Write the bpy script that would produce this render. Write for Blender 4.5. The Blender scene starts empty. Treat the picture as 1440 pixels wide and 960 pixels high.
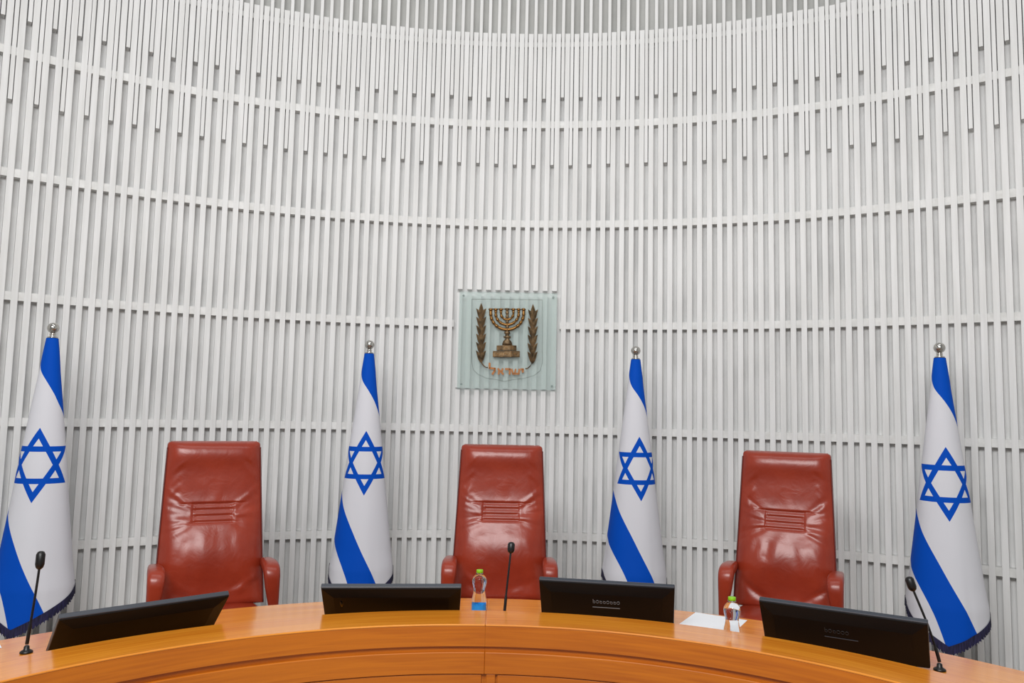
import bpy, bmesh, math, random
from mathutils import Vector, Matrix
from math import sin, cos, pi, radians as rad, sqrt, exp, atan2, asin, hypot

S = bpy.context.scene
COL = S.collection
random.seed(7)

# ------------------------------------------------------------------ camera
cam_d = bpy.data.cameras.new('camera'); cam = bpy.data.objects.new('camera', cam_d); COL.objects.link(cam)
cam_d.sensor_width = 36.0; cam_d.lens = 36.0 * 1079.93 / 1440.0; cam_d.clip_start = 0.05; cam_d.clip_end = 100
YAW, PITCH, ROLL = -0.0727, 0.0894, 0.0215
fw = Vector((sin(YAW)*cos(PITCH), cos(YAW)*cos(PITCH), sin(PITCH)))
rt = Vector((cos(YAW), -sin(YAW), 0)); up = rt.cross(fw)
rt, up = cos(ROLL)*rt + sin(ROLL)*up, -sin(ROLL)*rt + cos(ROLL)*up
M = Matrix((rt, up, -fw)).transposed().to_4x4(); M.translation = Vector((0.0875, -0.6226, 1.66))
cam.matrix_world = M
S.camera = cam

# ------------------------------------------------------------------ light
W = bpy.data.worlds.new('hall_light'); S.world = W; W.use_nodes = True
W.node_tree.nodes['Background'].inputs[0].default_value = (1.0, 1.0, 1.0, 1)
W.node_tree.nodes['Background'].inputs[1].default_value = 0.26

def area(name, loc, target, sx, sy, power, color=(1, 1, 1)):
    d = bpy.data.lights.new(name, 'AREA'); d.shape = 'RECTANGLE'; d.size = sx; d.size_y = sy
    d.energy = power; d.color = color
    o = bpy.data.objects.new(name, d); COL.objects.link(o); o.location = loc
    o.rotation_euler = (Vector(target) - Vector(loc)).to_track_quat('-Z', 'Y').to_euler()
    return o
area('hall_ceiling_light', (-0.6, -1.3, 4.4), (0.0, 5.0, 1.0), 3.6, 1.4, 252)
area('ceiling_light', (0, 1.8, 7.8), (0, 5.0, 3.6), 6.5, 1.8, 80)

S.view_settings.view_transform = 'Standard'; S.view_settings.look = 'None'
S.view_settings.exposure = 0.0; S.view_settings.gamma = 1.0
try: S.view_settings.use_curve_mapping = False
except Exception: pass
try: S.cycles.use_denoising = True
except Exception: pass

# ------------------------------------------------------------------ materials
def lin(r, g, b):
    f = lambda c: (c/255/12.92) if c/255 <= 0.04045 else ((c/255+0.055)/1.055)**2.4
    return (f(r), f(g), f(b), 1)

def mat(name, color, rough=0.5, metal=0.0, spec=0.5, coat=0.0):
    m = bpy.data.materials.new(name); m.use_nodes = True
    b = m.node_tree.nodes['Principled BSDF']
    b.inputs['Base Color'].default_value = color
    b.inputs['Roughness'].default_value = rough
    b.inputs['Metallic'].default_value = metal
    b.inputs['Specular IOR Level'].default_value = spec
    b.inputs['Coat Weight'].default_value = coat
    return m

def N(m, t, **kw):
    n = m.node_tree.nodes.new(t)
    for k, v in kw.items(): setattr(n, k, v)
    return n
def L(m, a, b): m.node_tree.links.new(a, b)
def P(m): return m.node_tree.nodes['Principled BSDF']

def mottle(m, c1, c2, scale, stretch=(1, 1, 1), detail=4, lo=0.35, hi=0.65, coord='Object', bump=0.0):
    tc = N(m, 'ShaderNodeTexCoord'); mp = N(m, 'ShaderNodeMapping'); mp.inputs['Scale'].default_value = stretch
    L(m, tc.outputs[coord], mp.inputs[0])
    no = N(m, 'ShaderNodeTexNoise'); no.inputs['Scale'].default_value = scale; no.inputs['Detail'].default_value = detail
    L(m, mp.outputs[0], no.inputs['Vector'])
    r = N(m, 'ShaderNodeValToRGB'); r.color_ramp.elements[0].color = c1; r.color_ramp.elements[1].color = c2
    r.color_ramp.elements[0].position = lo; r.color_ramp.elements[1].position = hi
    L(m, no.outputs[0], r.inputs[0]); L(m, r.outputs[0], P(m).inputs['Base Color'])
    if bump:
        bp = N(m, 'ShaderNodeBump'); bp.inputs['Strength'].default_value = bump; bp.inputs['Distance'].default_value = 0.004
        L(m, no.outputs[0], bp.inputs['Height']); L(m, bp.outputs[0], P(m).inputs['Normal'])
    return r

m_slat = mat('painted_slat', lin(240, 240, 237), 0.45)
mottle(m_slat, lin(227, 227, 225), lin(238, 238, 237), 3, (9, 9, 0.7), 3)
m_rail = mat('painted_rail', lin(236, 236, 233), 0.5)
mottle(m_rail, lin(222, 222, 219), lin(240, 240, 238), 14, (1, 1, 1), 5)
m_conc = mat('pale_stone_wall', lin(222, 222, 220), 0.8)
mottle(m_conc, lin(222, 222, 221), lin(244, 244, 243), 2.6, (1, 1, 0.8), 7, 0.30, 0.55)
m_stone = mat('grey_stone_band', lin(186, 186, 183), 0.8)
mottle(m_stone, lin(176, 176, 173), lin(194, 194, 191), 2.6, (1, 1, .8), 7, .3, .6)
m_floor = mat('grey_carpet', lin(120, 116, 112), 0.95)
mottle(m_floor, lin(156, 151, 145), lin(180, 175, 168), 60, (1, 1, 1), 3)

def wood(name, dark, light, rough, coat):
    m = mat(name, light, rough, 0, 0.5, coat)
    P(m).inputs['Coat Roughness'].default_value = 0.12
    tc = N(m, 'ShaderNodeTexCoord'); mp = N(m, 'ShaderNodeMapping'); mp.inputs['Scale'].default_value = (1.3, 34, 1)
    L(m, tc.outputs['UV'], mp.inputs[0])
    no = N(m, 'ShaderNodeTexNoise'); no.inputs['Scale'].default_value = 2.2; no.inputs['Detail'].default_value = 6
    no.inputs['Distortion'].default_value = 0.6
    L(m, mp.outputs[0], no.inputs['Vector'])
    mp2 = N(m, 'ShaderNodeMapping'); mp2.inputs['Scale'].default_value = (0.5, 5, 1); L(m, tc.outputs['UV'], mp2.inputs[0])
    n2 = N(m, 'ShaderNodeTexNoise'); n2.inputs['Scale'].default_value = 2.0; n2.inputs['Detail'].default_value = 2
    L(m, mp2.outputs[0], n2.inputs['Vector'])
    ad = N(m, 'ShaderNodeMix'); ad.data_type = 'FLOAT'; ad.inputs[0].default_value = 0.45
    L(m, no.outputs[0], ad.inputs[2]); L(m, n2.outputs[0], ad.inputs[3])
    r = N(m, 'ShaderNodeValToRGB'); r.color_ramp.elements[0].color = dark; r.color_ramp.elements[1].color = light
    r.color_ramp.elements[0].position = 0.36; r.color_ramp.elements[1].position = 0.60
    L(m, ad.outputs[0], r.inputs[0]); L(m, r.outputs[0], P(m).inputs['Base Color'])
    return m
m_wood = wood('honey_cherry_wood', lin(216, 124, 30), lin(240, 154, 46), 0.22, 0.7)
m_wood_panel = wood('honey_cherry_panel', lin(178, 92, 12), lin(202, 113, 17), 0.4, 0.08)

m_leather = mat('oxblood_leather', lin(158, 54, 32), 0.32, 0, 0.45, 0.2)
P(m_leather).inputs['Coat Roughness'].default_value = 0.22
r = mottle(m_leather, lin(146, 48, 28), lin(160, 56, 33), 5, (1, 1, 1), 5)
_tc = N(m_leather, 'ShaderNodeTexCoord')
_v = N(m_leather, 'ShaderNodeTexVoronoi'); _v.inputs['Scale'].default_value = 420
L(m_leather, _tc.outputs['Object'], _v.inputs['Vector'])
_n = N(m_leather, 'ShaderNodeTexNoise'); _n.inputs['Scale'].default_value = 11; _n.inputs['Detail'].default_value = 3
_n.inputs['Distortion'].default_value = 1.2
L(m_leather, _tc.outputs['Object'], _n.inputs['Vector'])
_b1 = N(m_leather, 'ShaderNodeBump'); _b1.inputs['Strength'].default_value = 0.12; _b1.inputs['Distance'].default_value = 0.02
L(m_leather, _n.outputs[0], _b1.inputs['Height'])
_b2 = N(m_leather, 'ShaderNodeBump'); _b2.inputs['Strength'].default_value = 0.05; _b2.inputs['Distance'].default_value = 0.002
L(m_leather, _v.outputs[0], _b2.inputs['Height']); L(m_leather, _b1.outputs[0], _b2.inputs['Normal'])
L(m_leather, _b2.outputs[0], P(m_leather).inputs['Normal'])
m_piping = mat('dark_oxblood_piping', lin(96, 30, 24), 0.4)

m_chrome = mat('polished_chrome', lin(205, 203, 198), 0.12, 1.0)
m_black = mat('black_plastic', lin(12, 12, 13), 0.38)
m_back = mat('matt_black_back', lin(5, 5, 6), 0.55, 0, 0.25)
m_black_gloss = mat('black_gloss_plastic', lin(8, 8, 9), 0.16)
m_bezel = mat('dark_grey_bezel', lin(58, 62, 70), 0.35)
m_greymark = mat('grey_marking', lin(120, 120, 122), 0.5)
m_dimmark = mat('dim_grey_marking', lin(46, 46, 48), 0.5)
m_screen = mat('dark_screen', lin(6, 6, 8), 0.1)
m_paper = mat('white_paper', lin(238, 240, 244), 0.7)
m_cap = mat('lime_green_cap', lin(136, 196, 22), 0.4)
m_label = mat('sky_blue_label', lin(20, 140, 226), 0.4)
m_fringe = mat('navy_fringe', lin(22, 20, 52), 0.8)
mottle(m_fringe, lin(14, 12, 36), lin(44, 40, 84), 40, (3, 3, 0.3), 3)
m_bronze = mat('aged_bronze', lin(150, 118, 78), 0.42, 0.75)
mottle(m_bronze, lin(84, 70, 52), lin(138, 112, 80), 30, (1, 1, 1), 4)
m_gold = mat('polished_bronze', lin(146, 106, 58), 0.34, 0.85)
m_copper = mat('copper_letters', lin(158, 104, 60), 0.4, 0.55)
m_etch = mat('etched_line', lin(120, 128, 122), 0.6)

def glassy(name, tint, milk, f_milk, f_gloss):
    m = bpy.data.materials.new(name); m.use_nodes = True
    nt = m.node_tree; nt.nodes.remove(nt.nodes['Principled BSDF']); out = nt.nodes['Material Output']
    t = N(m, 'ShaderNodeBsdfTransparent'); t.inputs[0].default_value = tint
    d = N(m, 'ShaderNodeBsdfDiffuse'); d.inputs[0].default_value = milk
    g = N(m, 'ShaderNodeBsdfGlossy'); g.inputs['Roughness'].default_value = 0.05
    a = N(m, 'ShaderNodeMixShader'); a.inputs[0].default_value = f_milk; L(m, t.outputs[0], a.inputs[1]); L(m, d.outputs[0], a.inputs[2])
    fr = N(m, 'ShaderNodeFresnel'); fr.inputs[0].default_value = 1.45
    mu = N(m, 'ShaderNodeMath', operation='MULTIPLY'); mu.inputs[1].default_value = f_gloss; L(m, fr.outputs[0], mu.inputs[0])
    b = N(m, 'ShaderNodeMixShader'); L(m, mu.outputs[0], b.inputs[0]); L(m, a.outputs[0], b.inputs[1]); L(m, g.outputs[0], b.inputs[2])
    L(m, b.outputs[0], out.inputs[0])
    return m
m_glass = glassy('aqua_frosted_glass', (0.96, 0.985, 0.98, 1), lin(222, 238, 234), 0.20, 0.4)
m_pet = mat('clear_bottle_plastic', (0.97, 0.985, 1, 1), 0.03)
P(m_pet).inputs['Transmission Weight'].default_value = 1.0; P(m_pet).inputs['IOR'].default_value = 1.25

# flag cloth: white with blue bands (per-vertex distance fields) and the six-pointed star drawn from the cloth's own metric coordinates
m_cloth = mat('flag_cloth', lin(226, 226, 232), 0.7, 0, 0.12)
def build_cloth(m):
    uv = N(m, 'ShaderNodeUVMap'); sp = N(m, 'ShaderNodeSeparateXYZ'); L(m, uv.outputs[0], sp.inputs[0])
    def math(op, a, b=None):
        n = N(m, 'ShaderNodeMath', operation=op)
        for i, v in enumerate((a, b)):
            if v is None: continue
            if isinstance(v, (int, float)): n.inputs[i].default_value = v
            else: L(m, v, n.inputs[i])
        return n.outputs[0]
    X = sp.outputs[0]; Y = sp.outputs[1]       # metres from the star's centre
    ax = math('ABSOLUTE', X)
    bands = []
    for sgn in (1, -1):
        y = math('MULTIPLY', Y, sgn)
        d = math('MAXIMUM', math('MULTIPLY', y, -1.0), math('ADD', math('MULTIPLY', ax, 0.8660), math('MULTIPLY', y, 0.5)))
        # triangle with apex up (y>0): inradius .114, line .033 wide
        bands.append(math('MULTIPLY', math('LESS_THAN', d, 0.111), math('GREATER_THAN', d, 0.0785)))
    star = math('MAXIMUM', bands[0], bands[1])
    a1 = N(m, 'ShaderNodeAttribute'); a1.attribute_name = 'band_upper'
    a2 = N(m, 'ShaderNodeAttribute'); a2.attribute_name = 'band_lower'
    a3 = N(m, 'ShaderNodeAttribute'); a3.attribute_name = 'band_lower_edge'
    up_ = math('GREATER_THAN', a1.outputs['Fac'], 0.0)
    lo_ = math('MULTIPLY', math('GREATER_THAN', a2.outputs['Fac'], 0.0), math('GREATER_THAN', a3.outputs['Fac'], 0.0))
    fac = math('MAXIMUM', star, math('MAXIMUM', up_, lo_))
    mx = N(m, 'ShaderNodeMix'); mx.data_type = 'RGBA'
    mx.inputs[6].default_value = lin(226, 226, 232); mx.inputs[7].default_value = lin(0, 80, 194)
    L(m, fac, mx.inputs[0]); L(m, mx.outputs[2], P(m).inputs['Base Color'])
    wv = N(m, 'ShaderNodeTexNoise'); wv.inputs['Scale'].default_value = 5; 
    bp = N(m, 'ShaderNodeBump'); bp.inputs['Strength'].default_value = 0.12; bp.inputs['Distance'].default_value = 0.02
    L(m, uv.outputs[0], wv.inputs['Vector']); L(m, wv.outputs[0], bp.inputs['Height']); L(m, bp.outputs[0], P(m).inputs['Normal'])
build_cloth(m_cloth)

# ------------------------------------------------------------------ mesh helpers
class MB:
    def __init__(s): s.v = []; s.f = []; s.uv = []; s.sm = []
    def add(s, verts, faces, uvs=None, smooth=False):
        o = len(s.v); s.v += [tuple(v) for v in verts]
        for i, f in enumerate(faces):
            s.f.append([o+k for k in f]); s.sm.append(smooth)
            s.uv.append(uvs[i] if uvs else [(0, 0)]*len(f))
    def box(s, x0, x1, y0, y1, z0, z1, mtx=None):
        v = [Vector((x, y, z)) for z in (z0, z1) for y in (y0, y1) for x in (x0, x1)]
        if mtx is not None: v = [mtx @ p for p in v]
        s.add(v, [(0, 2, 3, 1), (4, 5, 7, 6), (0, 1, 5, 4), (2, 6, 7, 3), (0, 4, 6, 2), (1, 3, 7, 5)])
    def grid(s, fn, nu, nv, closed_u=False, uvfn=None, smooth=True, flip=False):
        vs = [fn(i, j) for j in range(nv+1) for i in range(nu if closed_u else nu+1)]
        w = nu if closed_u else nu+1; fs = []; us = []
        for j in range(nv):
            for i in range(nu):
                q = [(i, j), (i+1, j), (i+1, j+1), (i, j+1)]
                if flip: q.reverse()
                fs.append([b*w + (a % w) for a, b in q])
                us.append([uvfn(a, b) for a, b in q] if uvfn else [(0, 0)]*4)
        s.add(vs, fs, us, smooth)
    def lathe(s, prof, n=32, mtx=None, cap=True):
        vs = []
        for r, z in prof:
            for k in range(n):
                a = 2*pi*k/n; p = Vector((r*cos(a), r*sin(a), z)); vs.append(mtx @ p if mtx is not None else p)
        fs = [(j*n+k, j*n+(k+1) % n, (j+1)*n+(k+1) % n, (j+1)*n+k) for j in range(len(prof)-1) for k in range(n)]
        s.add(vs, fs, None, True)
        if cap:
            o = len(s.v)-len(vs)
            s.f.append([o+k for k in reversed(range(n))]); s.sm.append(False); s.uv.append([(0, 0)]*n)
            s.f.append([o+(len(prof)-1)*n+k for k in range(n)]); s.sm.append(False); s.uv.append([(0, 0)]*n)
    def tube(s, pts, radii, n=10, side=None, power=2.0):
        # swept (super)elliptical tube; radii: list of (across, thick)
        pts = [Vector(p) for p in pts]; vs = []
        for i, p in enumerate(pts):
            t = (pts[min(i+1, len(pts)-1)] - pts[max(i-1, 0)]).normalized()
            a = Vector(side) if side else (Vector((0, 0, 1)) if abs(t.z) < .9 else Vector((1, 0, 0)))
            a = (a - t*a.dot(t)).normalized(); b = t.cross(a)
            ra, rb = radii[i] if isinstance(radii[i], tuple) else (radii[i], radii[i])
            for k in range(n):
                c_, s_ = cos(2*pi*k/n), sin(2*pi*k/n)
                c_ = math.copysign(abs(c_)**(2/power), c_); s_ = math.copysign(abs(s_)**(2/power), s_)
                vs.append(p + a*ra*c_ + b*rb*s_)
        fs = [(j*n+k, j*n+(k+1) % n, (j+1)*n+(k+1) % n, (j+1)*n+k) for j in range(len(pts)-1) for k in range(n)]
        fs += [list(reversed(range(n))), [(len(pts)-1)*n+k for k in range(n)]]
        s.add(vs, fs, None, True)
    def prism(s, poly, y0, y1):
        n = len(poly)
        vs = [(x, y0, z) for x, z in poly] + [(x, y1, z) for x, z in poly]
        fs = [list(range(n)), list(reversed(range(n, 2*n)))] + [(k, n+k, n+(k+1) % n, (k+1) % n) for k in range(n)]
        s.add(vs, fs)
    def build(s, name, material, parent=None, bevel=0.0, auto=None, fix=True):
        me = bpy.data.meshes.new(name); me.from_pydata(s.v, [], s.f); 
        ul = me.uv_layers.new(name='UVMap'); k = 0
        for fi, f in enumerate(s.f):
            for q in range(len(f)): ul.data[k].uv = s.uv[fi][q]; k += 1
        for p, sm in zip(me.polygons, s.sm): p.use_smooth = sm
        if fix:
            bm = bmesh.new(); bm.from_mesh(me); bmesh.ops.recalc_face_normals(bm, faces=bm.faces); bm.to_mesh(me); bm.free()
        me.materials.append(material)
        o = bpy.data.objects.new(name, me); COL.objects.link(o)
        if parent: o.parent = parent
        if bevel:
            b = o.modifiers.new('bevel', 'BEVEL'); b.width = bevel; b.segments = 2; b.limit_method = 'ANGLE'; b.angle_limit = rad(40)
        return o

def tag(o, label=None, cat=None, group=None, kind=None):
    if label: o['label'] = label
    if cat: o['category'] = cat
    if group: o['group'] = group
    if kind: o['kind'] = kind
    return o
def thing(name, label, cat, loc, rz=0, group=None):
    o = bpy.data.objects.new(name, None); COL.objects.link(o); o.empty_display_size = 0.1
    o.location = loc; o.rotation_euler = (0, 0, rz)
    return tag(o, label, cat, group)
def copy_tree(o, parent=None):
    c = o.copy(); COL.objects.link(c)
    if parent: c.parent = parent
    for ch in list(o.children): copy_tree(ch, c)
    return c

def arc_solid(mb, c, r0, r1, z0, z1, a0, a1, n):
    # curved bar: radii r0<r1, heights z0<z1, angles measured from +y towards +x; UV = (arc length, profile length)
    pr = [(r0, z0), (r0, z1), (r1, z1), (r1, z0)]
    vl = [0, z1-z0, z1-z0+r1-r0, 2*(z1-z0)+r1-r0, 2*(z1-z0)+2*(r1-r0)]
    def pt(k, i):
        a = a0+(a1-a0)*i/n; r, z = pr[k % 4]; return (c[0]+r*sin(a), c[1]+r*cos(a), z)
    vs = [pt(k, i) for i in range(n+1) for k in range(4)]; fs = []; us = []
    for i in range(n):
        for k in range(4):
            k2 = (k+1) % 4
            fs.append((i*4+k, i*4+k2, (i+1)*4+k2, (i+1)*4+k))
            u0, u1 = (a0+(a1-a0)*i/n)*r0, (a0+(a1-a0)*(i+1)/n)*r0
            us.append([(u0, vl[k]), (u0, vl[k+1]), (u1, vl[k+1]), (u1, vl[k])])
    fs += [(0, 1, 2, 3), (n*4+3, n*4+2, n*4+1, n*4)]
    us += [[(0, 0), (0, .1), (.1, .1), (.1, 0)]]*2
    mb.add(vs, fs, us)

# ------------------------------------------------------------------ the setting
R = 5.5; TH0 = -0.0597; DTH = 0.0138
CAMZ = 1.66
Z_TOP = CAMZ + 3.116
mb = MB(); arc_solid(mb, (0, 0), 5.578, 5.75, 0, Z_TOP-.06, rad(-100), rad(100), 220)
wall = mb.build('wall_back', m_conc)
tag(wall, 'tall curved pale stone wall behind the chairs covered in white slats', 'wall', kind='structure')
mb = MB(); arc_solid(mb, (0, 0), 5.578, 5.75, Z_TOP-.06, 6.4, rad(-100), rad(100), 220)
mb.build('upper_stone_band', m_stone, wall)
mb = MB(); mb.box(-7.5, 7.5, -5.5, 7.0, -0.12, 0)
tag(mb.build('floor', m_floor), 'grey carpeted floor of the hall', 'floor', kind='structure')

def slat(mb, th, r0, r1, w, z0, z1):
    m = Matrix.Rotation(-th, 4, 'Z')
    mb.box(-w/2, w/2, r0, r1, z0, z1, m)
Z_TOP = CAMZ + 3.116; Z_LOW = CAMZ + 2.004; Z_HIGH = CAMZ + 2.569
Z_PT = CAMZ + 0.963; Z_PB = CAMZ + 0.160
wide = MB(); thin = MB(); short = MB()
jr = random.Random(3)
for i in range(-58, 160):
    th = TH0 + DTH*(i-47)
    if abs(th) > 1.72: continue
    j = jr.uniform(-.0006, .0006)
    if 41 <= i <= 51:
        slat(wide, th+j/5, R, R+.055, .039, 0.02, Z_PB)
        slat(wide, th+j/5, R, R+.055, .039, Z_PT, Z_TOP)
        slat(short, th+j/5, R+.003, R+.040, .039, Z_PB+.012, Z_PT-.028)
    else:
        slat(wide, th+j/5, R, R+.055, .039, 0.02, Z_TOP + jr.uniform(-.004, .004))
    slat(thin, th+DTH/2+jr.uniform(-.00042, .00042), R+.006, R+.0775, .0245, (Z_LOW if i % 2 == 0 else Z_HIGH) + jr.uniform(-.006, .006), 6.35)
wide.build('slat_screen', m_slat, wall)
thin.build('hanging_slat_row', m_slat, wall)
short.build('recessed_slat_row', m_slat, wall)
for h in (-0.1762, -0.0265, 0.1241, 0.2737, 0.4242):
    mb = MB(); z = CAMZ + h*5.53
    if abs(h-.1241) < .001:     # this rail stops at either side of the plaque opening
        arc_solid(mb, (0, 0), R+.014, R+.0775, z-.0285, z+.0285, rad(-98), TH0+DTH*(40.4-47), 100)
        arc_solid(mb, (0, 0), R+.014, R+.0775, z-.0285, z+.0285, TH0+DTH*(51.6-47), rad(98), 100)
    else: arc_solid(mb, (0, 0), R+.014, R+.0775, z-.0285, z+.0285, rad(-98), rad(98), 200)
    mb.build('rail', m_rail, wall)

mb = MB(); arc_solid(mb, (0, 0), R+.030, R+.0775, Z_TOP-.098, Z_TOP-.058, rad(-98), rad(98), 200); mb.build('rail', m_rail, wall)

# ------------------------------------------------------------------ the judges' bench
DC = (-0.06, 0.64)
bench = thing('judges_bench', 'long curved honey-coloured wooden bench in front of the chairs', 'desk', (DC[0], DC[1], 0))
A_SEAM = rad(-4.94)
def bench_part(name, r0, r1, z0, z1, m, bev=.0022, spans=None, gap=.0001):
    for a0, a1 in (spans or ((rad(-78), A_SEAM-gap), (A_SEAM+gap, rad(76)))):
        mb = MB(); arc_solid(mb, (0, 0), r0, r1, z0, z1, a0, a1, max(4, int(abs(a1-a0)*60)))
        mb.build(name, m, bench, bev)
bench_part('worktop', 2.012, 2.51, .722, .760, m_wood)
bench_part('ledge', 1.80, 2.012, .8225, .830, m_wood, .003)
bench_part('upper_band', 1.8005, 1.90, .747, .8223, m_wood_panel, .0004)
bench_part('ledge_back', 1.97, 2.0115, .7605, .8223, m_wood_panel, .0004)
bench_part('fascia_backing', 1.815, 1.90, .05, .746, m_wood_panel, .001)
bench_part('lower_band', 1.80, 1.8148, .643, .725, m_wood_panel, .003)
# framed panels below the lower band
PW = rad(25)
for side in (-1, 1):
    for k in range(3):
        a0 = A_SEAM + (rad(1.25) if side > 0 else 0) + side*(k*PW) + (rad(0.35)*side)
        a1 = a0 + side*(PW-rad(1.2)); lo, hi = min(a0, a1), max(a0, a1)
        if hi > rad(76) or lo < rad(-78): continue
        for z0, z1 in ((.600, .640), (.09, .15)):
            bench_part('panel_rail', 1.806, 1.8149, z0, z1, m_wood_panel, .002, [(lo, hi)])
        for q in (lo, hi-rad(1.3)):
            bench_part('panel_stile', 1.806, 1.8149, .151, .599, m_wood_panel, .002, [(q, q+rad(1.3))])
bench_part('centre_post', 1.803, 1.8149, .06, .6425, m_wood_panel, .002, [(A_SEAM+rad(.25), A_SEAM+rad(1.35))])
bench_part('plinth', 1.84, 1.95, 0, .05, m_wood_panel, .002)
bench_part('back_rail', 2.36, 2.40, .64, .722, m_wood_panel, .002)
for a in (-74, -46, -18, 10, 42, 72):
    bench_part('leg_panel', 1.91, 2.38, 0, .72, m_wood_panel, .002, [(rad(a)-.01, rad(a)+.01)])

# ------------------------------------------------------------------ chairs
def gau(x, s): return exp(-(x/s)**2)
def make_back(seed):
    rnd = random.Random(seed)
    H = 0.92; W0, W1 = 0.292, 0.257
    folds = []
    for sg in (-1, 1):
        for k in range(7):      # creases running from the stitched panel out to the edges
            v1 = .40 + .055*k + rnd.uniform(-.01, .01); v0 = .545 + .018*(k-3)
            folds.append((sg*.43, v0, sg*1.0, v1, rnd.uniform(.011, .019), rnd.choice((-1, 1))*rnd.uniform(.0015, .0036)))
        for k in range(5):      # creases dropping from the upper corners
            s0 = .97 - .02*k; v0 = .90 - .055*k + rnd.uniform(-.01, .01)
            folds.append((sg*s0, v0-.10, sg*(.62+.03*k), v0+rnd.uniform(-.03, .02), rnd.uniform(.012, .020), rnd.choice((-1, 1))*rnd.uniform(.0014, .003)))
        for k in range(3):      # soft folds under the panel
            folds.append((sg*(.14+.2*k+rnd.uniform(-.05, .05)), .45-.02*k, sg*(.2+.26*k+rnd.uniform(-.08, .08)), .25+rnd.uniform(-.06, .06), rnd.uniform(.024, .040), rnd.choice((-1, 1))*rnd.uniform(.002, .004)))
        for k in range(4):      # gathered leather at the foot
            folds.append((sg*(.95-.1*k), .20-.03*k, sg*(.45-.08*k), .05+rnd.uniform(0, .03), rnd.uniform(.018, .028), rnd.choice((-1, 1))*rnd.uniform(.002, .004)))
    for k in range(5): folds.append((rnd.uniform(-.3, .3), .75, rnd.uniform(-.3, .3), .62, .03, rnd.uniform(-.0015, .0015)))
    NU, NV = 110, 200
    def wid(v):
        w = W0 + (W1-W0)*v
        t = (v-.978)/.022
        if t > 0: w -= .016*(1-sqrt(max(0, 1-t*t)))
        return w
    def depth(s, v):
        edge = (1-abs(s)**7)
        d = .034 + .030*gau(v-.31, .17) + .020*gau(v-.925, .075) - .008*gau(v-.66, .1)
        d += .012*(1-s*s)*gau(v-.3, .25)
        pan = (1/(1+exp(-(v-.503)*260)))*(1/(1+exp((v-.614)*260)))*(1/(1+exp((abs(s)-.40)*60)))
        rid = .0062*sin(pi*(v-.504)/.0365)**2-.006
        d = d*(1-.0*pan) + pan*(rid-.004)
        d -= .006*gau(v-.617, .006)*(1/(1+exp((abs(s)-.62)*20)))
        d -= .004*gau(v-.503, .006)*(1/(1+exp((abs(s)-.5)*20)))
        d -= .004*gau(abs(s)-.405, .012)*(1/(1+exp((abs(v-.559)-.056)*150)))
        for s0, v0, s1, v1, w, a in folds:
            ax, ay = s0*.28, v0*H; bx, by = s1*.28, v1*H; px, py = s*.28, v*H
            ex, ey = bx-ax, by-ay; ll = ex*ex+ey*ey; t = ((px-ax)*ex+(py-ay)*ey)/ll
            if -.15 < t < 1.15:
                dd = ((px-ax)*ey-(py-ay)*ex)/sqrt(ll)
                if abs(dd) < 3*w:
                    e = min(1, max(0, (t+.15)/.3))*min(1, max(0, (1.15-t)/.3))
                    d += a*gau(dd, w)*e
        tt = max(0, (v-.955)/.045); d *= sqrt(max(0.0, 1-tt**2.2))
        bb = max(0, (.05-v)/.05); d *= sqrt(max(0.0, 1-bb**2.2))
        return d*edge
    def lean(v): return -.175*v + .03*(v-.5)**2      # y of the centre plane: reclines towards the rear
    mb = MB()
    fr = lambda i, j: (wid(j/NV)*(2*i/NU-1), -lean(j/NV) - .028 - depth(2*i/NU-1, j/NV), H*j/NV)
    bk = lambda i, j: (wid(j/40)*(2*i/24-1), -lean(j/40) + .028 + .022*(1-abs(2*i/24-1)**5)*sqrt(max(0, 1-(2*j/40-1)**8)), H*j/40)
    mb.grid(fr, NU, NV); mb.grid(bk, 24, 40, flip=True)
    # side gussets
    for sg in (0, 1):
        sd = lambda i, j: (wid(j/NV)*(2*sg-1)*(1+.012*sin(pi*i/4)), -lean(j/NV) - .028 + .056*i/4, H*j/NV)
        mb.grid(sd, 4, NV)
    tp = lambda i, j: (wid(1)*(2*i/NU-1), -lean(1)-.028+.056*j/4, H + .004*sin(pi*j/4))
    mb.grid(tp, NU, 4)
    bt = lambda i, j: (wid(0)*(2*i/NU-1), -lean(0)-.028+.056*j/4, 0)
    mb.grid(bt, NU, 4)
    return mb, wid, lean, H

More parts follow.
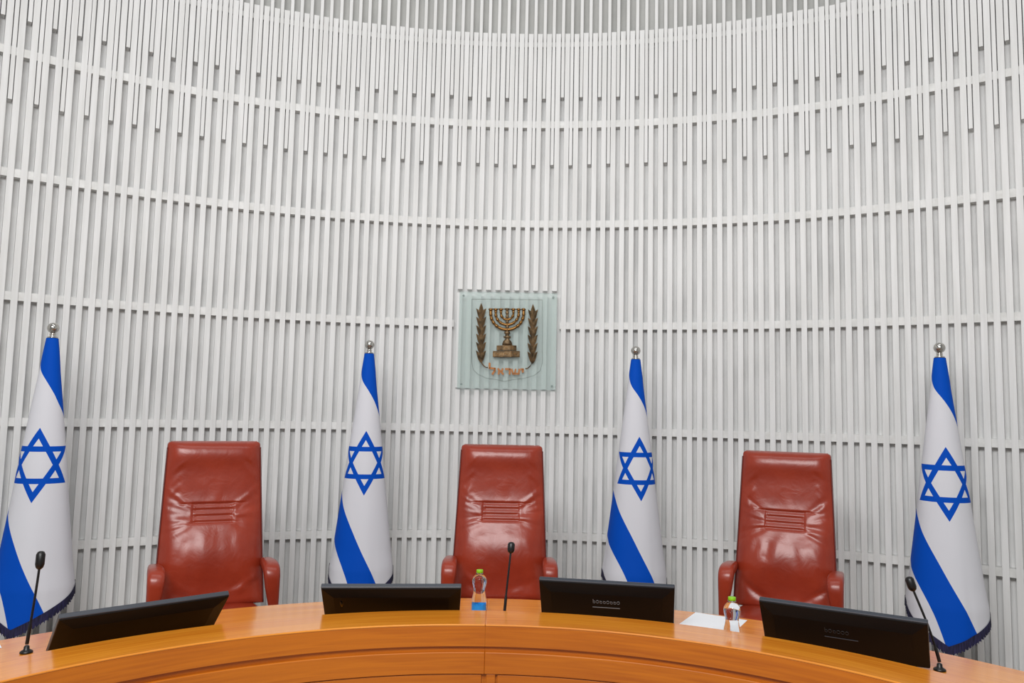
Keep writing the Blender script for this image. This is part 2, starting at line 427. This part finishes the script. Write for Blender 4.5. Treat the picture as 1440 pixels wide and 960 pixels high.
def make_chair(label, loc, rz, seed):
    root = thing('executive_chair', label, 'chair', loc, rz, 'red leather chairs behind the bench')
    mb, wid, lean, H = make_back(seed)
    b = mb.build('backrest', m_leather, root); b.location = (0, .215, .515)
    # piping along both edges of the back
    for sg in (-1, 1):
        pp = MB()
        pts = [(sg*(wid(v)+.001), -lean(v)-.030, H*v) for v in [k/40*.965 for k in range(41)]]
        pp.tube(pts, [.0045]*41, 6); pp.build('piping', m_piping, b)
    # seat cushion
    st = MB()
    def seat_ring(i, j):
        a = 2*pi*i/48; c_, s_ = cos(a), sin(a)
        x = math.copysign(abs(c_)**.35, c_); y = math.copysign(abs(s_)**.35, s_)
        pr = [(.02, -.07), (.88, -.07), (.97, -.055), (1, -.02), (1, .02), (.97, .045), (.88, .062), (.6, .072), (.3, .075), (.02, .076)]
        k, z = pr[j]; z += .012*(1 if j > 4 else 0)*max(0, -y*k)*.6
        return (.272*x*k, .01+.255*y*k, .458+z)
    st.grid(seat_ring, 48, 9, closed_u=True)
    st.build('seat', m_leather, root)
    # armrests: leather-wrapped pad that runs forward from the back and turns down into a tapering upright
    for sg in (-1, 1):
        ar = MB()
        path = [(.300, .235, .738), (.298, .16, .748), (.295, .08, .756), (.293, -.01, .760), (.292, -.065, .755), (.292, -.088, .742), (.293, -.097, .715),
                (.297, -.098, .66), (.305, -.094, .58), (.314, -.085, .50), (.317, -.075, .44), (.305, -.065, .395), (.285, -.06, .378)]
        rr = [(.026, .024), (.032, .028), (.038, .030), (.043, .032), (.044, .032), (.044, .032), (.043, .034), (.038, .034), (.029, .030), (.020, .026), (.016, .024), (.015, .02), (.014, .014)]
        # smooth the path
        P2, R2 = [], []
        for i in range(len(path)-1):
            p0, p1, p2, p3 = path[max(i-1, 0)], path[i], path[i+1], path[min(i+2, len(path)-1)]
            for q in range(5):
                t = q/5
                P2.append((sg*1, ) and tuple((.5*((2*b_)+(-a_+c_)*t+(2*a_-5*b_+4*c_-d_)*t*t+(-a_+3*b_-3*c_+d_)*t**3)) for a_, b_, c_, d_ in zip(p0, p1, p2, p3)))
                R2.append(tuple(rr[i][k]*(1-t)+rr[i+1][k]*t for k in (0, 1)))
        P2.append(path[-1]); R2.append(rr[-1])
        P2 = [(sg*x, y, z) for x, y, z in P2]
        # rounded rear end
        ar.tube(P2, R2, 24, side=(1, 0, 0), power=3.4)
        ar.build('armrest', m_leather, root)
        br = MB(); br.box(min(sg*.18, sg*.292), max(sg*.18, sg*.292), -.085, -.040, .360, .387)
        br.build('arm_bracket', m_black, root, .004)
    # swivel base
    pd = MB(); pd.lathe([(.19, .387), (.19, .372), (.12, .352), (.035, .338), (.03, .20), (.038, .19), (.038, .09), (.05, .085), (.05, .065)], 24)
    pd.build('pedestal', m_black, root)
    for k in range(5):
        a = 2*pi*k/5+.3
        lg = MB(); lg.tube([(.03*cos(a), .03*sin(a), .085), (.17*cos(a), .17*sin(a), .082), (.30*cos(a), .30*sin(a), .068)], [(.02, .03), (.017, .025), (.013, .02)], 10)
        l_ = lg.build('base_leg', m_black, root)
        cs = MB(); cm = Matrix.Translation((.30*cos(a), .30*sin(a), .028)) @ Matrix.Rotation(a+.5, 4, 'Z') @ Matrix.Rotation(pi/2, 4, 'Y')
        cs.lathe([(.02, -.022), (.028, -.018), (.028, -.004), (.012, -.003), (.012, .003), (.028, .004), (.028, .018), (.02, .022)], 18, cm)
        cs.build('caster', m_black, l_)
    return root
def chair_at(top, rz, label, seed):
    off = Vector((0, .215+.175, 0)); off.rotate(Matrix.Rotation(rz, 3, 'Z'))
    return make_chair(label, (top[0]-off.x, top[1]-off.y, 0), rz, seed)
chair_at((-2.0226, 3.8995), rad(30), 'red leather chair between the two flags left of the emblem', 11)
chair_at((-0.3249, 4.357), rad(5), 'red leather chair below the glass emblem plaque', 23)
chair_at((1.4687, 4.3558), rad(-21), 'red leather chair between the two flags right of the emblem', 37)

# ------------------------------------------------------------------ flags
def interp(tab, x):
    if x <= tab[0][0]: return tab[0][1]
    for (a, b), (c, d) in zip(tab, tab[1:]):
        if x <= c: return b+(d-b)*(x-a)/(c-a)
    return tab[-1][1]+(tab[-1][1]-tab[-2][1])*(x-tab[-1][0])/(tab[-1][0]-tab[-2][0])
HW = [(0, .034), (.12, .049), (.22, .059), (.43, .086), (.63, .110), (.79, .131), (.91, .143), (1.03, .156), (1.23, .180), (1.43, .204), (1.55, .222), (1.8, .232)]
VS = .966          # band edges: (distance down the cloth, angle round it)
B_UP = [(-.02, -2.7), (.05, -2.1), (.123, -1.5), (.195, -.85), (.267, -.02), (.349, .66), (.431, 1.15), (.49, 1.6), (.55, 2.0)]
B_LR = [(.90, -2.7), (.955, -2.0), (1.01, -1.45), (1.12, -.93), (1.25, -.47), (1.377, -.12), (1.56, .31), (1.705, .61), (1.85, .86), (2.0, 1.1)]
B_LL = [(1.15, -2.9), (1.25, -2.2), (1.336, -1.57), (1.39, -1.18), (1.459, -.85), (1.56, -.55), (1.705, -.30), (1.85, -.13), (2.0, .0)]
def curve(tab, v):
    v /= VS
    for i in range(1, len(tab)-2):
        if v <= tab[i+1][0] or i == len(tab)-3:
            (x0, y0), (x1, y1), (x2, y2), (x3, y3) = tab[i-1:i+3]
            t = (v-x1)/(x2-x1); h = x2-x1
            m1 = (y2-y0)/(x2-x0)*h; m2 = (y3-y1)/(x3-x1)*h
            if t < 0: return y1+m1*t
            return (2*t**3-3*t*t+1)*y1+(t**3-2*t*t+t)*m1+(-2*t**3+3*t*t)*y2+(t**3-t*t)*m2
def hem(phi):
    d = phi - rad(-9)
    return (1.772 - (.118*min(d, 1.8) if d > 0 else .14*min(-d, 1.6)) + .02*exp(-(d/.12)**2)*0)*VS
STAR_V = 0.772; Z_CLOTH = 2.09 - .045
def flag(label, loc, yaw):
    root = thing('flag_stand', label, 'flag', (loc[0], loc[1], 0), yaw, 'blue and white flags on poles')
    p = MB(); p.lathe([(.014, .03), (.014, Z_CLOTH+.01)], 20); p.build('pole', m_chrome, root)
    b = MB(); b.lathe([(.15, 0), (.15, .012), (.13, .022), (.05, .032), (.03, .05), (.022, .09), (.014, .1)], 40); b.build('base', m_chrome, root)
    f = MB(); z = Z_CLOTH
    f.lathe([(.030, z), (.030, z+.008), (.018, z+.012), (.016, z+.022), (.020, z+.026), (.014, z+.03), (.014, z+.036)]
            + [(max(.001, .034*sin(pi*t/14)), z+.064-.034*cos(pi*t/14)) for t in range(2, 15)], 28)
    f.build('finial', m_chrome, root)
    NA, NV_ = 144, 150
    def pos(i, t, extra=0.0):
        phi = -pi + 2*pi*i/NA
        v = t*hem(phi) + extra
        r_ = interp(HW, v/VS)
        w = max(0, abs(phi)-1.5)/1.6
        k = 1 + .10*w*sin(phi*9)*t + .012*t*sin(phi*6+.7) - .05*t*t*exp(-((phi-.42)/.12)**2)*(t > .55)*(t-.55)
        r_ *= k
        return phi, v, (r_*sin(phi), -r_*cos(phi)*.92, Z_CLOTH - v)
    mb = MB(); info = []
    for j in range(NV_+1):
        for i in range(NA+1):
            phi, v, q = pos(i, j/NV_); info.append((phi, v, q))
    w = NA+1; vs = [q for _, _, q in info]; fs = []; us = []
    uv = lambda k: (info[k][0]*interp(HW, info[k][1]/VS), STAR_V-info[k][1])
    for j in range(NV_):
        for i in range(NA):
            q = (j*w+i, (j+1)*w+i, (j+1)*w+i+1, j*w+i+1); fs.append(q); us.append([uv(k) for k in q])
    mb.add(vs, fs, us, True)
    c = mb.build('flag_cloth', m_cloth, root, fix=False)
    for nm, fn in (('band_upper', lambda phi, v: phi-curve(B_UP, v) if v < .55 and phi > -2.3 else -1.0),
                   ('band_lower', lambda phi, v: curve(B_LR, v)-phi if v > .9 else -1.0),
                   ('band_lower_edge', lambda phi, v: (phi-curve(B_LL, v)) if v > 1.15 else phi+2.6)):
        at = c.data.attributes.new(nm, 'FLOAT', 'POINT')
        at.data.foreach_set('value', [max(-1.0, min(1.0, fn(phi, v)))*interp(HW, v/VS)*5 for phi, v, _ in info])
    # thread fringe sewn under the hem
    fr = MB(); rj = random.Random(5); K = 6
    def fpos(i, j):
        ii = i/2
        phi, v, q = pos(ii, 1.0, 0.0)
        L_ = (.052 + .006*sin(i*1.7) + (.006 if i % 2 else 0))*j/K
        s_ = 1.012 + (.01 if i % 2 else -.004)*j/K
        return (q[0]*s_, q[1]*s_, q[2] + .008 - L_)
    fr.grid(fpos, NA*2, K)
    tag(fr.build('fringe', m_fringe, c), 'dark navy thread fringe')
    return root
def cyl(th_deg, r): return (r*sin(rad(th_deg)), r*cos(rad(th_deg)))
def face_cam(p, extra): return atan2(p[0]-.0875, -(p[1]+.6226)) * 1 if False else (atan2(-(p[0]-.0875), (p[1]+.6226)) + rad(extra))
for pt_, ex, lb in (((-3.11, 3.92), -18, 'blue and white flag on a pole behind the leftmost monitor and microphone'),
                    ((-1.34, 4.82), 0, 'blue and white flag on a pole between the left and middle chairs'),
                    ((0.58, 4.97), 18, 'blue and white flag on a pole between the middle and right chairs'),
                    ((2.42, 4.37), 11, 'blue and white flag on a pole right of all three chairs')):
    flag(lb, pt_, face_cam(pt_, ex))

# ------------------------------------------------------------------ emblem plaque
TP = -0.0716
pq = thing('emblem_plaque', 'square glass plaque with bronze menorah emblem mounted on the slatted wall', 'plaque',
           (5.464*sin(TP), 5.464*cos(TP), CAMZ+0.553), -TP)
K = .00105
def e(x, y):                       # emblem drawing units -> local metres
    dx, dy = x-499, y-480
    return (dx*K*cos(.0235)+dy*K*sin(.0235), -(-dx*sin(.0235)+dy*cos(.0235))*K)
gl = MB(); gl.box(-.391, .391, -.006, .006, -.388, .388)
tag(gl.build('glass_panel', m_glass, pq, .002), 'translucent aqua glass panel')
for sx in (-1, 1):
    for sz in (-1, 1):
        so = MB(); so.lathe([(.009, .0065), (.009, .020)], 16, Matrix.Translation((sx*.36, 0, sz*.355)) @ Matrix.Rotation(-pi/2, 4, 'X'))
        so.build('standoff_pin', m_etch, pq)
# etched shield outline
ol = MB()
def shield():
    pts = [(228, 640), (226, 400), (229, 164), (500, 166), (765, 170), (765, 400), (762, 650), (745, 710), (700, 745), (620, 768), (540, 776), (475, 790), (420, 776), (340, 766), (275, 735), (240, 700), (228, 640)]
    return pts
sp_ = [(*e(x, y),) for x, y in shield()]
ol.tube([(x, -.0072, z) for x, z in sp_], [.0014]*len(sp_), 6)
ol.build('shield_outline', m_etch, pq)
YF = -.020
def wp(x, y, dy=0): X, Z = e(x, y); return (X, YF+dy, Z)
mn = MB()
# foot, knobs and central stem
def turned(mb, prof, x):
    pts = []; n = 20; vs = []
    for rr, y in prof:
        X, Z = e(x, y)
        for k in range(n):
            a = 2*pi*k/n; vs.append((X+rr*K*cos(a), YF+min(rr*K, .020)*sin(a)*.75, Z))
    fs = [(j*n+k, j*n+(k+1) % n, (j+1)*n+(k+1) % n, (j+1)*n+k) for j in range(len(prof)-1) for k in range(n)]
    fs += [list(range(n)), [(len(prof)-1)*n+k for k in range(n)]]
    mb.add(vs, fs, None, True)
turned(mn, [(16, 236), (18, 246), (9, 256), (13, 266), (13, 278), (8, 286), (13, 296), (13, 306), (9, 314), (9, 330), (14, 338), (9, 346), (10, 366), (15, 374), (10, 384), (12, 412),
            (22, 416), (22, 430), (14, 436), (14, 446), (28, 450), (28, 460), (14, 466), (18, 474), (30, 486), (37, 502), (38, 518)], 497)
body = mn.build('menorah', m_bronze, pq)
for rr, th_, nm in ((125, 11, 'outer'), (87, 10, 'middle'), (47, 9, 'inner')):
    for sg in (-1, 1):
        br = MB()
        n = 64; pts = []; rd = []
        cy = 276
        for q in range(n+1):
            a = pi/2*q/n      # 0 at the bottom centre, pi/2 at the top
            pts.append(wp(497+sg*rr*sin(a), cy+rr*cos(a)*.98))
            bead = .8+.5*abs(sin(a*rr/11)) if a > .55 else 1.12
            rd.append(th_*K*.92*bead)
        for y in (270, 262, 256):
            pts.append(wp(497+sg*rr, y)); rd.append(th_*K*.92*(1 if y != 262 else 1.3))
        br.tube(pts, rd, 10)
        turned(br, [(7, 258), (14, 252), (17, 243), (12, 237)], 497+sg*rr)
        br.build('menorah_branch', m_gold, body)
bar = MB(); bar.tube([wp(358, 240), wp(497, 241), wp(637, 246)], [.0035]*3, 8); bar.build('lamp_bar', m_bronze, body)
for x0, x1, y0, y1, dp in ((417, 567, 519, 557, .026), (388, 592, 561, 607, .034)):
    st = MB(); cx_ = (x0+x1)/2; a, b_, c_, d_ = x0, cx_-(x1-x0)*.17, cx_+(x1-x0)*.17, x1
    ys = (YF-dp*.15, YF-dp*.5, YF-dp*.5, YF-dp*.15)
    top = [(*e(x, y0),) for x in (a, b_, c_, d_)]; bot = [(*e(x, y1),) for x in (a, b_, c_, d_)]
    vs = [(t[0], y, t[1]) for t, y in zip(top, ys)] + [(t[0], y, t[1]) for t, y in zip(bot, ys)]
    vs += [(t[0], -.006, t[1]) for t in (top[0], top[3], bot[0], bot[3])]
    st.add(vs, [(0, 1, 5, 4), (1, 2, 6, 5), (2, 3, 7, 6), (0, 8, 9, 3, 2, 1), (4, 5, 6, 7, 11, 10), (0, 4, 10, 8), (3, 9, 11, 7), (8, 10, 11, 9)])
    s_ = st.build('stepped_base', m_bronze, body, .0015)
    rl = MB()       # raised frames and relief on the three faces
    for (xa, xb, ya, yb) in ((a, b_, ys[0], ys[1]), (b_, c_, ys[1], ys[2]), (c_, d_, ys[2], ys[3])):
        def fp(u, v): 
            X, Z = e(xa+(xb-xa)*u, y0+(y1-y0)*v); return (X, ya+(yb-ya)*u-.001, Z)
        loop = [fp(.08, .14), fp(.92, .14), fp(.92, .86), fp(.08, .86), fp(.08, .14)]
        rl.tube(loop, [.0016]*5, 6)
        rl.tube([fp(.25, .62), fp(.36, .40), fp(.5, .5), fp(.62, .62), fp(.76, .4)], [.0018, .0026, .003, .0026, .0016], 6)
    rl.build('base_relief', m_gold, s_)
def leaf(mb, x0, y0, x1, y1, wdt, bend):
    n = 10; a = Vector((x0, y0)); b = Vector((x1, y1)); d = b-a; nrm = Vector((-d.y, d.x)).normalized()
    rows = []
    for q in range(n+1):
        t = q/n; c_ = a+d*t+nrm*bend*sin(pi*t); w_ = wdt*sin(pi*min(1, t**.8))*(1 if t < .98 else 0)+.6
        rows.append([wp(*(c_+nrm*w_*s), dy=-(.008*(1-abs(s))*sin(pi*t))) for s in (-1, -.5, 0, .5, 1)] )
    vs = [p for r_ in rows for p in r_] + [(p[0], YF+.007, p[2]) for r_ in rows for p in (r_[0], r_[4])]
    fs = [(j*5+k, j*5+k+1, (j+1)*5+k+1, (j+1)*5+k) for j in range(n) for k in range(4)]
    o = 5*(n+1)
    for j in range(n):
        fs += [(j*5, (j+1)*5, o+2*(j+1), o+2*j), (j*5+4, o+2*j+1, o+2*(j+1)+1, (j+1)*5+4), (o+2*j, o+2*(j+1), o+2*(j+1)+1, o+2*j+1)]
    mb.add(vs, fs, None, False)
for sx, cx_ in ((-1, 300), (1, 693)):
    yo = 0 if sx < 0 else 9
    ob = MB()
    tilt = -2 if sx < 0 else -7
    leaf(ob, cx_, 305+yo, cx_, 195+yo, 17, 0)
    for k in range(6):
        yb = 326+yo+64*k; xx = cx_ + tilt*k/6
        for s in (-1, 1): leaf(ob, xx, yb+2, xx+s*38, yb-90, 17, s*-9)
    brn = ob.build('olive_branch', m_bronze, pq)
    sm_ = MB(); xe = cx_+tilt
    curl = [(cx_, 300+yo), (cx_+tilt*.5, 480+yo), (xe-sx*0, 640+yo), (xe-sx*18, 668+yo), (xe-sx*38, 684+yo), (xe-sx*52, 686+yo)]
    sm_.tube([wp(x, y) for x, y in curl], [.0035, .004, .005, .0045, .004, .005], 8)
    sm_.build('stem', m_bronze, brn)
# lettering, right to left: yod, shin, resh, alef, lamed
lt = MB()
def stroke(pts, w=6.5):
    pts = [Vector(p) for p in pts]
    for a, b in zip(pts, pts[1:]):
        d = (b-a).normalized(); n_ = Vector((-d.y, d.x))*w; a2, b2 = a-d*w*.6, b+d*w*.6
        q = [a2+n_, b2+n_, b2-n_, a2-n_]
        lt.prism([e(*p) for p in q], YF-.006, YF+.006)
stroke([(601, 700), (616, 700), (613, 720)], 7.5)                                    # yod
stroke([(588, 700), (583, 733), (540, 733), (530, 700)], 7); stroke([(560, 700), (553, 730)], 6)   # shin
stroke([(484, 698), (516, 698), (515, 735)], 7.5)                                    # resh
stroke([(428, 696), (466, 735)], 7.5); stroke([(462, 696), (456, 716)], 7); stroke([(432, 735), (436, 712)], 7)   # alef
stroke([(364, 654), (364, 690), (404, 694), (402, 710), (386, 735)], 7.5)             # lamed
tag(lt.build('lettering', m_copper, pq), 'copper Hebrew lettering')

# ------------------------------------------------------------------ monitors
def monitor(label, mid, wdt, ang_deg, tilt, hgt, deco, group='tilted monitors on the bench'):
    # mid: middle of the top edge that faces the hall; the panel slopes from there down and away to the worktop
    z0 = .7605
    root = thing('computer_monitor', label, 'monitor', (mid[0], mid[1], z0), rad(ang_deg), group)
    Ht = mid[2]-z0
    Lp = Ht/cos(tilt)
    # local frame of the panel: u across, s along the slope (0 at top), n outward (towards the hall, downwards)
    sdir = Vector((0, sin(tilt), -cos(tilt))); nrm = Vector((0, -cos(tilt), -sin(tilt)))
    def fp(u, s, n): q = Vector((u, 0, Ht)) + sdir*s + nrm*n; return q
    def slab(name, u0, u1, s0, s1, n0, n1, m, parent, bev=.002):
        mb = MB(); v = [fp(u, s, n) for n in (n0, n1) for s in (s0, s1) for u in (u0, u1)]
        mb.add(v, [(0, 2, 3, 1), (4, 5, 7, 6), (0, 1, 5, 4), (2, 6, 7, 3), (0, 4, 6, 2), (1, 3, 7, 5)])
        return mb.build(name, m, parent, bev)
    h = wdt/2; Lq = Lp-.010*math.tan(tilt)-.001
    Lq = max(.12, Lq)
    slab('bezel', -h, h, 0, Lq, -.020, -.0005, m_bezel, root, .003)
    slab('screen', -h+.012, h-.012, .012, Lq-.018, -.0215, -.0195, m_screen, root, .0005)
    sh = MB()       # back shell with sloping shoulders
    a = [(-h+.001, .004), (h-.001, .004), (h-.001, Lq-.003), (-h+.001, Lq-.003)]
    b = [(-h+.05, .05), (h-.05, .05), (h-.05, Lq-.014), (-h+.05, Lq-.014)]
    vs = [fp(u, s, -.0005) for u, s in a] + [fp(u, s, .003) for u, s in a] + [fp(u, s, .016) for u, s in b]
    fs = [(3, 2, 1, 0)] + [(k, (k+1) % 4, 4+(k+1) % 4, 4+k) for k in range(4)] + [(4+k, 4+(k+1) % 4, 8+(k+1) % 4, 8+k) for k in range(4)] + [(8, 9, 10, 11)]
    sh.add(vs, fs); shell = sh.build('back_shell', m_back, root, .0015)
    if deco in (3, 4):
        # illegible maker's mark and a carrying slot
        lg = MB(); rnd = random.Random(deco); x = -.058
        for k in range(8 if deco == 3 else 6):
            cw = .0135; y0 = .083 if k not in (0, 7) else .076
            if k % 3 == 1 or (deco == 4 and k > 2):
                pts = [fp(x+cw/2+cw*.42*cos(t*pi/6), .089+.0075*sin(t*pi/6), .0166) for t in range(13)]
                lg.tube(pts, [.0013]*13, 5)
            else:
                q = [fp(x+.002, y0, .0158), fp(x+.005, y0, .0158), fp(x+.005, .097, .0158), fp(x+.002, .097, .0158)]
                q += [p + nrm*.001 for p in q]
                lg.add(q, [(0, 1, 2, 3), (7, 6, 5, 4), (0, 4, 5, 1), (1, 5, 6, 2), (2, 6, 7, 3), (3, 7, 4, 0)])
                pts = [fp(x+cw/2+.001+cw*.33*cos(t*pi/5), .091+.006*sin(t*pi/5), .0166) for t in range(11)]
                lg.tube(pts, [.0011]*11, 5)
            x += .0146
        lg.build('maker_mark', m_greymark if deco == 3 else m_dimmark, shell)
        slab('handle_slot', -.058, .058, .118, .1215, .0155, .0175, m_greymark if deco == 3 else m_bezel, shell, .0006)
    if deco == 2:
        cp = MB(); cp.tube([fp(-.21, .06, .010), fp(-.205, .10, .012), fp(-.21, .14, .012)], [.006, .008, .004], 10); cp.build('cable_hook', m_black_gloss, shell)
    # small rubber feet under the lower edge
    for u in (-h+.12, h-.12):
        yb = Lq*sin(tilt); ft = MB(); ft.box(u-.02, u+.02, yb-.004, yb+.012, 0, .010); ft.build('rubber_foot', m_black, root, .001)
    return root
monitor('black monitor in front of the left chair, nearest the leftmost microphone', (-1.4098, 2.141, .925), .581, 45.2, rad(45), .25, 1)
monitor('black monitor left of the labelled bottle, in front of a flag', (-.6182, 2.5667, .925), .572, 9.5, rad(45), .25, 2)
monitor('black monitor with pale mark right of the middle microphone', (.2626, 2.7009, .945), .567, -5.9, rad(31), .25, 3)
monitor('black monitor in front of the right chair beside the rightmost microphone', (1.1002, 2.3659, .950), .577, -26.1, rad(31), .25, 4)

# ------------------------------------------------------------------ microphones
def mic(label, base, neck_pts, tip):
    z0 = .7602
    root = thing('gooseneck_microphone', label, 'microphone', (base[0], base[1], z0), 0, 'gooseneck microphones on the bench')
    b = MB(); b.lathe([(.021, 0), (.021, .005), (.016, .009), (.010, .012), (.009, .022), (.006, .026)], 24); b.build('base', m_black, root)
    o = Vector((base[0], base[1], z0))
    pts = [Vector((0, 0, .03))] + [Vector(p)-o for p in neck_pts]
    P3 = []
    for i in range(len(pts)-1):
        p0, p1, p2, p3 = pts[max(i-1, 0)], pts[i], pts[i+1], pts[min(i+2, len(pts)-1)]
        for q in range(8):
            t = q/8; P3.append(.5*((2*p1)+(-p0+p2)*t+(2*p0-5*p1+4*p2-p3)*t*t+(-p0+3*p1-3*p2+p3)*t**3))
    P3.append(pts[-1])
    s = MB(); s.tube(P3, [.0062 if k < 8 else .0042 for k in range(len(P3))], 10); s.build('gooseneck', m_black, root)
    d = (Vector(tip)-Vector(neck_pts[-1])); h0 = Vector(neck_pts[-1])-o
    hd = MB(); hd.tube([h0-d*.12, h0, h0+d*.2, h0+d*.8, h0+d*.97, h0+d*1.02], [.006, .0125, .0155, .0155, .011, .005], 16)
    hd.build('capsule', m_black, root)
    return root
mic('black gooseneck microphone left of all the monitors', (-1.826, 2.082), [(-1.824, 2.09, .86), (-1.824, 2.105, .96), (-1.824, 2.1159, 1.052)], (-1.8285, 2.1254, 1.108))
mic('black gooseneck microphone in front of the middle chair', (-.165, 2.735), [(-.160, 2.75, .87), (-.152, 2.765, .97), (-.146, 2.780, 1.046)], (-.1442, 2.789, 1.087))
mic('black gooseneck microphone right of all the monitors', (1.4418, 2.3422), [(1.432, 2.350, .84), (1.412, 2.366, .92), (1.3788, 2.3958, 1.030)], (1.3675, 2.405, 1.074))

# ------------------------------------------------------------------ bottles
def bottle(label, loc, has_label):
    root = thing('water_bottle', label, 'bottle', loc, 0)
    s = .182/.2
    pr = [(.004, .002), (.022, 0), (.029, .004), (.0325, .014), (.0325, .055), (.0315, .068), (.0275, .085), (.0255, .098), (.0265, .112), (.031, .130), (.033, .142), (.0325, .152), (.028, .164), (.020, .174), (.0135, .180), (.0125, .186)]
    b = MB(); b.lathe([(r_, z*s) for r_, z in pr], 40); b.build('body', m_pet, root)
    c = MB(); n = 40; prof = [(.0148, .1865*s), (.0152, .188*s), (.0152, .199*s), (.0142, .2005*s), (.001, .2008*s)]
    c.lathe(prof, 40); tag(c.build('cap', m_cap, root), 'lime green screw cap')
    nr = MB(); nr.lathe([(.0155, .182*s), (.0165, .1825*s), (.0165, .185*s), (.0155, .1855*s)], 32); nr.build('neck_ring', m_pet, root)
    if has_label:
        l_ = MB(); l_.lathe([(.0331, .006), (.0331, .034)], 40, cap=False); tag(l_.build('label_band', m_label, root), 'blue paper label')
    return root
bottle('clear water bottle with blue label left of the middle microphone', (-.292, 2.897, .7602), True)
bottle('clear green-capped water bottle beside the white paper sheet', (.752, 2.555, .7602), False)

# ------------------------------------------------------------------ papers
def sheet(label, corner, ang_deg, w, h, z=.7603):
    mb = MB()
    mb.grid(lambda i, j: (w*i/6, -h*j/6, .0008+.0015*sin(i*.6)*sin(j*.5)), 6, 6)
    mb.grid(lambda i, j: (w*i/6, -h*j/6, .0002), 6, 6, flip=True)
    o = mb.build('paper_sheet', m_paper); o.location = (corner[0], corner[1], z); o.rotation_euler = (0, 0, rad(ang_deg))
    return tag(o, label, 'paper')
sheet('white paper sheet on the bench behind the unlabelled bottle', (.688, 3.030), -26.3, .232, .27)
sheet('white paper sheet at the far left end of the bench', (-2.205, 2.085), 44, .21, .15)
